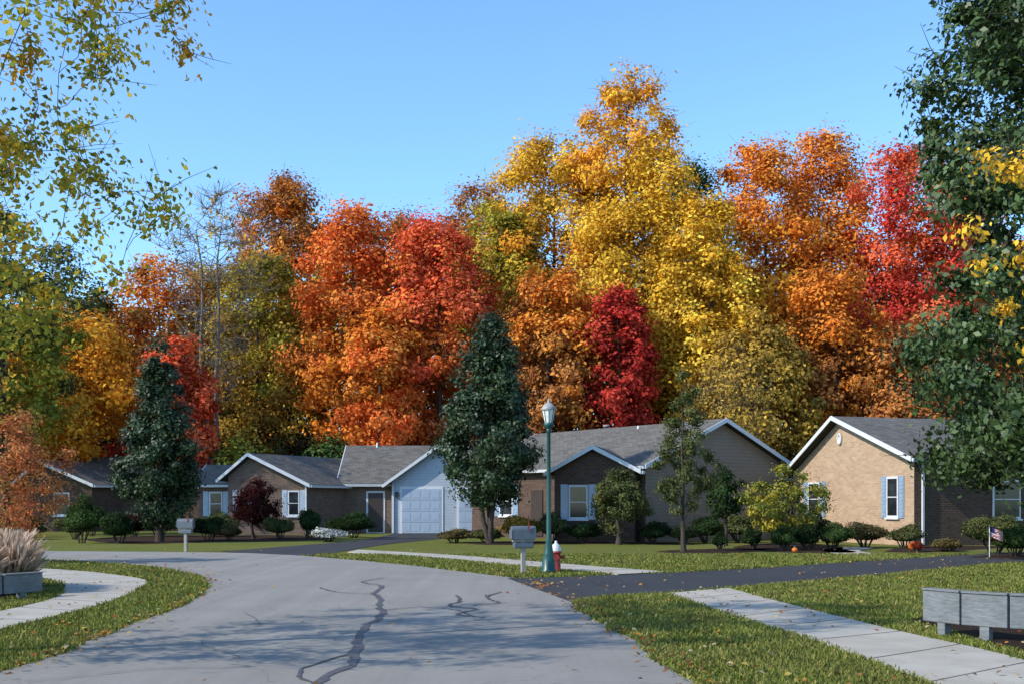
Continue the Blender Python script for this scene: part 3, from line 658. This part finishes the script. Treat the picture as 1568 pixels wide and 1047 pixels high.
# -- shrubs
S = make_shrub
for (x, y, w, h_, p, n) in [
    (-17.2, 47, 1.5, 1.9, 'green', 3500), (-15.6, 46.6, 1.7, 1.2, 'dkgreen', 2500), (-12.9, 50, 1.7, 1.1, 'dkgreen', 2400), (-10.2, 51.5, 1.5, 1.1, 'grgreen', 2000),
    (-11.9, 49.5, 1.2, .8, 'brownsh', 1500), (-9.0, 52, 1.1, 1.5, 'dkgreen', 2200), (-8.3, 56.5, 1.3, .9, 'green', 1500), (-7.3, 54, 2.4, 1.35, 'dkgreen', 4800),
    (-19.4, 52, 1.8, 1.1, 'grgreen', 2200), (-21.4, 52, 1.7, .9, 'dkgreen', 1800), (-13.8, 55, 2.2, 1.2, 'grgreen', 2600), (-16.5, 55, 2.2, 1.2, 'dkgreen', 2600),
    (-22.8, 55, 1.8, 1.4, 'brownsh', 2200), (-20.4, 57, 1.6, 1.6, 'green', 2200), (-18, 56, 1.5, 1.1, 'darkred', 1800), (-24.5, 52, 2, 1.2, 'dkgreen', 2200),
    (-2.3, 47.2, 1.8, .6, 'brownsh', 1700), (-1.0, 47, 1.6, .65, 'grgreen', 1500), (.4, 47, 2.0, 1.2, 'ybrown', 2300), (1.6, 47.3, 1.5, 1.3, 'grgreen', 2200),
    (2.8, 46.5, 1.6, .9, 'dkgreen', 2000), (5.6, 46.4, 1.6, .9, 'dkgreen', 1900), (6.8, 46.2, 1.5, .8, 'grgreen', 1700), (7.8, 47.2, 1.8, 1.1, 'dkgreen', 1900), (9.2, 47.6, 1.8, 1.2, 'grgreen', 2100),
    (7.1, 40.2, .62, .62, 'dkgreen', 1200), (8.3, 40.6, .8, .72, 'dkgreen', 1400), (9.0, 39.2, 1.0, .8, 'green', 1700), (9.9, 39.4, 1.15, .9, 'dkgreen', 2100),
    (10.9, 39.9, 1.4, .95, 'green', 2500), (11.2, 44.2, 1.7, 1.3, 'dkgreen', 2400), (12.7, 42.2, 1.8, 1.0, 'brownsh', 2400), (13.9, 41.6, 1.4, .9, 'grgreen', 1900),
    (14.4, 38.8, 1.1, .45, 'brownsh', 1000), (15.2, 37, 2.1, 1.4, 'grgreen', 3800), (14.9, 34.8, 1.3, .95, 'green', 2700), (17.4, 38, 1.8, 1.4, 'green', 2600)]:
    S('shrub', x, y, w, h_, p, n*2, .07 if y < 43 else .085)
S('flowering_shrub', -7.6, 48.6, 1.6, .62, 'whitef', 4200, .08); S('flowering_shrub', 15.6, 33.7, .9, .8, 'redf', 1500, .07)
S('flowering_shrub', 13.2, 38.3, .5, .4, 'redf', 500, .05)

# ornamental grasses on the left
V = []; F = []; C = []
for (cx, cy, hh) in [(-8.75, 20.6, 1.1), (-9.05, 21.0, 1.25), (-9.35, 21.6, 1.3), (-9.9, 20.6, 1.4), (-9.8, 22.0, 1.3), (-10.3, 21.3, 1.4), (-11, 20.2, 1.4), (-9.2, 20.0, 1.0), (-10.2, 19.8, 1.2)]:
    for i in range(800):
        a = rng.random()*6.28; sp = rng.random()**.6*.34; H_ = hh*(.5+.55*rng.random()); b = np.array([cx+math.cos(a)*sp*.8, cy+math.sin(a)*sp*.8, .0])
        q = rng.random()*6.28; wv = np.array([math.cos(q), math.sin(q), 0]); plume = rng.random() < .6
        ks = 6; base = len(V); c0 = np.array([.24, .19, .08])*(.6+.6*rng.random()); c1 = np.array([.58, .42, .31])*(.7+.5*rng.random()) if plume else c0*1.2
        dr_ = rng.normal(0, .10, 2)
        for j in range(ks+1):
            s = j/ks; p = b+np.array([math.cos(a)*sp*s*s*.9+dr_[0]*s**3, math.sin(a)*sp*s*s*.9+dr_[1]*s**3, H_*s*(1-.15*s*s)])
            w_ = .007*(1-s)+.002 if not plume else (.004 if s < .6 else (.03 if s < .95 else .004))
            V += [p-wv*w_, p+wv*w_]; cc = c0 if s < .55 else c1; C += [cc, cc]
        for j in range(ks): F.append((base+2*j, base+2*j+1, base+2*j+3, base+2*j+2))
np_mesh('ornamental_grass', np.array(V), np.array(F), [LEAF], None, np.array(C))

# -- grass blades on the near verges
swRl, swRr = catmull(swR[0]), catmull(swR[1]); swLl, swLr = catmull(swL[0]), catmull(swL[1]); swFl, swFr = catmull(swF[0]), catmull(swF[1])
sidew = [list(map(tuple, a))+list(map(tuple, b))[::-1] for a, b in ((swRl, swRr), (swLl, swLr), (swFl, swFr))]
def onlawn(x, y):
    ok = ~pip(x, y, road_poly) & ~pip(x, y, drive_poly) & ~pip(x, y, drive2)
    for s in sidew: ok &= ~pip(x, y, s)
    ok &= ~((x > 5.4) & (x < 9.2) & (y > 11.6) & (y < 16)) & ~((x < -8.4) & (x > -13.5) & (y > 17) & (y < 22.5))
    return ok
nb = 380000
yy = 9.3+rng.random(nb)**1.3*27; xx = (rng.random(nb)*2-1)*(yy*.45+.4); k = onlawn(xx+rng.normal(0, .03, nb), yy); xx, yy = xx[k], yy[k]
n = len(xx); hgt = (.02+.04*rng.random(n))*(1+.01*yy); a = rng.random(n)*6.28; wd = .006+.0009*yy
lx, ly = rng.normal(0, .025, n), rng.normal(0, .025, n)
V = np.empty((n, 4, 3)); ca, sa = np.cos(a)*wd, np.sin(a)*wd
V[:, 0] = np.stack([xx-ca, yy-sa, 0*xx-.002], 1); V[:, 1] = np.stack([xx+ca, yy+sa, 0*xx-.002], 1)
V[:, 2] = np.stack([xx+lx+ca*.2, yy+ly+sa*.2, hgt], 1); V[:, 3] = np.stack([xx+lx-ca*.2, yy+ly-sa*.2, hgt], 1)
G = np.array([(.155, .185, .035), (.20, .23, .045), (.105, .135, .028), (.29, .28, .08), (.36, .29, .11)])
gp = rng.choice(5, n, p=[.32, .28, .18, .13, .09]); gc = G[gp]*(.75+.45*rng.random((n, 1)))
pt = .5+.5*np.sin(xx*1.7+np.sin(yy*1.1)*2)*np.sin(yy*.9+xx*.4); pt2 = .5+.5*np.sin(xx*4.1+2*np.sin(yy*2.3))*np.sin(yy*2.9-xx)
gc = gc*(1-.3*pt[:, None])+np.array([.25, .21, .075])*(.3*pt[:, None]); gc *= (.82+.3*pt2)[:, None]
np_mesh('lawn_grass', V.reshape(-1, 3), np.arange(4*n).reshape(n, 4), [LEAF], None, np.repeat(gc, 4, axis=0))

# -- fallen leaves
n = 4800
yy = 9.5+rng.random(n)**1.2*30; xx = (rng.random(n)*2-1)*(yy*.45+.4); rd = pip(xx, yy, road_poly)
keep = (~rd & (rng.random(n) < .55*(.25+.75*(np.sin(xx*.9+1)*np.sin(yy*.6) > -.1)))) | (rd & (rng.random(n) < .03)); xx, yy = xx[keep], yy[keep]
ne = 620; ix = rng.integers(12, 60, ne); E = np.concatenate([left_edge[ix[:310]], right_edge[np.minimum(ix[310:]-2, 46)]])
ex = E[:, 0]+rng.normal(0, .16, ne); ey = E[:, 1]+rng.normal(0, .5, ne); xx = np.concatenate([xx, ex]); yy = np.concatenate([yy, ey]); n = len(xx)
cols = np.array([(.45, .2, .05), (.42, .3, .08), (.3, .14, .05), (.2, .11, .05), (.5, .4, .22), (.36, .1, .04)])[rng.integers(6, size=n)]
lv_, lf_, lc_ = leaves(np.stack([xx, yy, .04+.03*rng.random(n)], 1), rdir(n)*.5+np.array([0, 0, .9]), .064, cols, .8)
np_mesh('fallen_leaves', lv_, lf_, [LEAF], None, lc_)

# ------------------------------------------------------------------ street furniture
p = empty('street_lamp', .84, 26.9)
lathe('post', [(.19, 0), (.19, .06), (.16, .1), (.15, .3), (.12, .36), (.13, .4), (.11, .46), (.085, .62), (.07, .7), (.075, .74), (.055, .8), (.045, 2.0), (.04, 3.2), (.055, 3.22), (.055, 3.28), (.04, 3.32)], .84, 26.9, GREENP, p)
lathe('lantern_base', [(.05, 3.3), (.11, 3.36), (.12, 3.42), (.10, 3.44)], .84, 26.9, GREENP, p)
lathe('lantern_glass', [(.085, 3.43), (.15, 3.72), (.15, 3.74)], .84, 26.9, LANT, p, n=8, smooth=False)
lathe('lantern_roof', [(.17, 3.73), (.175, 3.75), (.13, 3.83), (.06, 3.89), (.03, 3.9), (.04, 3.93), (.02, 3.97), (.004, 4.0)], .84, 26.9, simple('lantern_cap', (.3, .3, .29), .5), p)
for i in range(8):
    a = 2*math.pi*i/8; v, f = tube([(.84+.088*math.cos(a), 26.9+.088*math.sin(a), 3.42), (.84+.155*math.cos(a), 26.9+.155*math.sin(a), 3.74)], [.008, .008], 4)
    mesh_obj('lantern_rib', v, [tuple(map(int, q)) for q in f], GREENP, p)

p = empty('fire_hydrant', 1.03, 27.5)
lathe('barrel', [(.17, 0), (.17, .05), (.11, .06), (.105, .42), (.14, .43), (.14, .47), (.11, .48)], 1.03, 27.5, RED, p)
lathe('bonnet', [(.13, .48), (.125, .54), (.09, .62), (.04, .66), (.03, .67), (.03, .72)], 1.03, 27.5, WHITE, p)
for ang, rr_, ln in ((0, .05, .2), (math.pi, .05, .2), (-math.pi/2, .075, .19)):
    e = Vector((math.cos(ang), math.sin(ang), 0)); c0 = Vector((1.03, 27.5, .34))
    v, f = tube([c0, c0+e*(ln-.03), c0+e*(ln-.028), c0+e*ln], [rr_*.8, rr_*.8, rr_, rr_], 10)
    mesh_obj('outlet_cap', v, [tuple(map(int, q)) for q in f]+[tuple(range(30, 40))], RED, p)

def mailbox(x, y, rot, s=1.0, paper=True):
    p = empty('mailbox', x, y)
    box('post', (x, y, .45*s), (.1, .1, .94*s), WOODP, p, rot, .01)
    box('support_arm', (x, y, .76*s), (.5*s, .09, .05), WOODP, p, rot)
    prof = []; w2, h0, h1 = .1*s, .79*s, 1.0*s
    for i in range(9):
        a = math.pi*i/8; prof.append((w2*math.cos(a), h1+w2*.9*math.sin(a)))
    prof = [(w2, h0)]+prof+[(-w2, h0)]; L = .27*s; V = []; cr, sr = math.cos(rot), math.sin(rot)
    for xx_ in (-L, L):
        for (yy_, zz_) in prof: V.append((x+xx_*cr-yy_*sr, y+xx_*sr+yy_*cr, zz_))
    m = len(prof); F = [(i, (i+1) % m, m+(i+1) % m, m+i) for i in range(m)]+[tuple(range(m))[::-1], tuple(range(m, 2*m))]
    mesh_obj('box_body', V, F, MBOX, p)
    dx = -L-.012
    box('door', (x+dx*cr, y+dx*sr, .9*s), (.02, .215*s, .2*s), MBOX, p, rot, .005)
    box('flag', (x+.1*cr+.115*s*sr, y+.1*sr-.115*s*cr, 1.08*s), (.03, .012, .2*s), RED, p, rot)
    if paper: box('newspaper_holder', (x, y, .66*s), (.45*s, .16, .13), MBOX, p, rot, .02)
mailbox(.25, 26.3, math.radians(14)); mailbox(-10.8, 38.9, math.radians(-8), 1.0)

# timber barriers
def barrier(name, pts, z0, z1, th=.12):
    p = empty(name, pts[0][0], pts[0][1])
    for i in range(len(pts)-1):
        a, b = arr(pts[i]), arr(pts[i+1]); d = b-a; L = np.linalg.norm(d); u = d/L; rot = math.atan2(d[1], d[0]); c = (a+b)/2
        box('panel', (c[0], c[1], (z0+z1)/2), (L-.012, th, z1-z0), WOODG, p, rot, .01)
        box('cap', (c[0], c[1], z1+.015), (L-.008, th+.03, .025), WOODG, p, rot, .006)
        q = a+u*L*.5
        box('post', (q[0], q[1], z0/2-.02), (.11, .1, z0+.05), WOODG, p, rot)
barrier('timber_barrier', [(5.02, 14.25), (5.28, 13.75), (5.66, 13.35), (6.15, 13.05), (6.75, 12.9), (7.4, 12.9), (8.0, 13.0)], .18, .55)
barrier('timber_barrier', [(-12.2, 17.6), (-11.4, 17.7), (-10.6, 17.9), (-9.8, 18.1), (-9.0, 18.5), (-8.3, 19.1), (-7.95, 19.8)], .12, .42)

# flag and pumpkins
p = empty('american_flag', 13.9, 34.2)
lathe('pole', [(.012, 0), (.012, .95)], 13.9, 34.2, WHITE, p, n=8)
FL, _nt, _o = new_mat('flag_cloth'); uv = uvco(_nt); sp = N(_nt, 'ShaderNodeSeparateXYZ'); _nt.links.new(uv, sp.inputs[0])
md = N(_nt, 'ShaderNodeMath', operation='MODULO'); md.inputs[1].default_value = .154; _nt.links.new(sp.outputs[1], md.inputs[0])
st = N(_nt, 'ShaderNodeMath', operation='GREATER_THAN'); st.inputs[1].default_value = .077; _nt.links.new(md.outputs[0], st.inputs[0])
cs = mix(_nt, st.outputs[0], (.5, .02, .03), (.75, .75, .75))
a1 = N(_nt, 'ShaderNodeMath', operation='LESS_THAN'); a1.inputs[1].default_value = .4; _nt.links.new(sp.outputs[0], a1.inputs[0])
a2 = N(_nt, 'ShaderNodeMath', operation='GREATER_THAN'); a2.inputs[1].default_value = .46; _nt.links.new(sp.outputs[1], a2.inputs[0])
am = N(_nt, 'ShaderNodeMath', operation='MULTIPLY'); _nt.links.new(a1.outputs[0], am.inputs[0]); _nt.links.new(a2.outputs[0], am.inputs[1])
principled(_nt, _o, mix(_nt, am.outputs[0], cs, (.03, .04, .2)), .8)
V = []; F = []; U = []
for i in range(9):
    for j in range(5): V.append((13.9+.05*i, 34.2+.03*math.sin(i*.9), .62+.08*j-.02*i))
for i in range(8):
    for j in range(4):
        F.append((i*5+j, (i+1)*5+j, (i+1)*5+j+1, i*5+j+1)); U.append([(i/8, j/4), ((i+1)/8, j/4), ((i+1)/8, (j+1)/4), (i/8, (j+1)/4)])
mesh_obj('cloth', V, F, FL, p, U)
for (x, y, r) in ((13.4, 39.2, .19), (9.1, 37.8, .1)):
    V = []; F = []; nu, nv = 32, 12
    for j in range(nv+1):
        ph = math.pi*j/nv
        for i in range(nu):
            a = 2*math.pi*i/nu; rr_ = r*math.sin(ph)*(1-.09*abs(math.cos(a*5)))+.001; V.append((x+rr_*math.cos(a), y+rr_*math.sin(a), r*.8-r*.78*math.cos(ph)+.02))
    for j in range(nv):
        for i in range(nu): F.append((j*nu+i, j*nu+(i+1) % nu, (j+1)*nu+(i+1) % nu, (j+1)*nu+i))
    p = empty('pumpkin', x, y); mesh_obj('body', V, F, PUMP, p, smooth=True); lathe('stalk', [(.03, 0), (.02, .08)], x, y, GREENP, p, n=8, z0=r*1.55)

# ------------------------------------------------------------------ light, sky, camera
el = math.radians(36); sx, sy = -.905, -.425; nn2 = math.hypot(sx, sy); s = Vector((sx/nn2*math.cos(el), sy/nn2*math.cos(el), math.sin(el)))
L = bpy.data.lights.new('sun', 'SUN'); L.energy = 5.0; L.angle = math.radians(.5); L.color = (1, .94, .83)
lo = bpy.data.objects.new('sun', L); lo.rotation_euler = s.to_track_quat('Z', 'Y').to_euler(); lo.location = (-30, -10, 40); COL.objects.link(lo)
w = bpy.data.worlds.new('World'); scene.world = w; w.use_nodes = True; nt = w.node_tree
bg = nt.nodes['Background']; sky = nt.nodes.new('ShaderNodeTexSky'); sky.sky_type = 'NISHITA'; sky.sun_disc = False
sky.sun_elevation = el; sky.sun_rotation = math.atan2(sx, sy) % (2*math.pi); sky.air_density = 1.0; sky.dust_density = .4; sky.ozone_density = 2.0
skc = mix(nt, 1.0, sky.outputs[0], (1.4, 1.84, 2.2), 'MULTIPLY')
nt.links.new(skc, bg.inputs[0]); bg.inputs[1].default_value = .14
cam = bpy.data.cameras.new('camera'); cam.lens = 41.3; cam.sensor_width = 36; cam.shift_y = .157; cam.clip_end = 3000; cam.clip_start = .1
co = bpy.data.objects.new('camera', cam); co.location = (0, 0, 1.6); co.rotation_euler = (math.radians(90), 0, 0); COL.objects.link(co); scene.camera = co
scene.view_settings.view_transform = 'Standard'; scene.view_settings.look = 'None'; scene.view_settings.exposure = 0
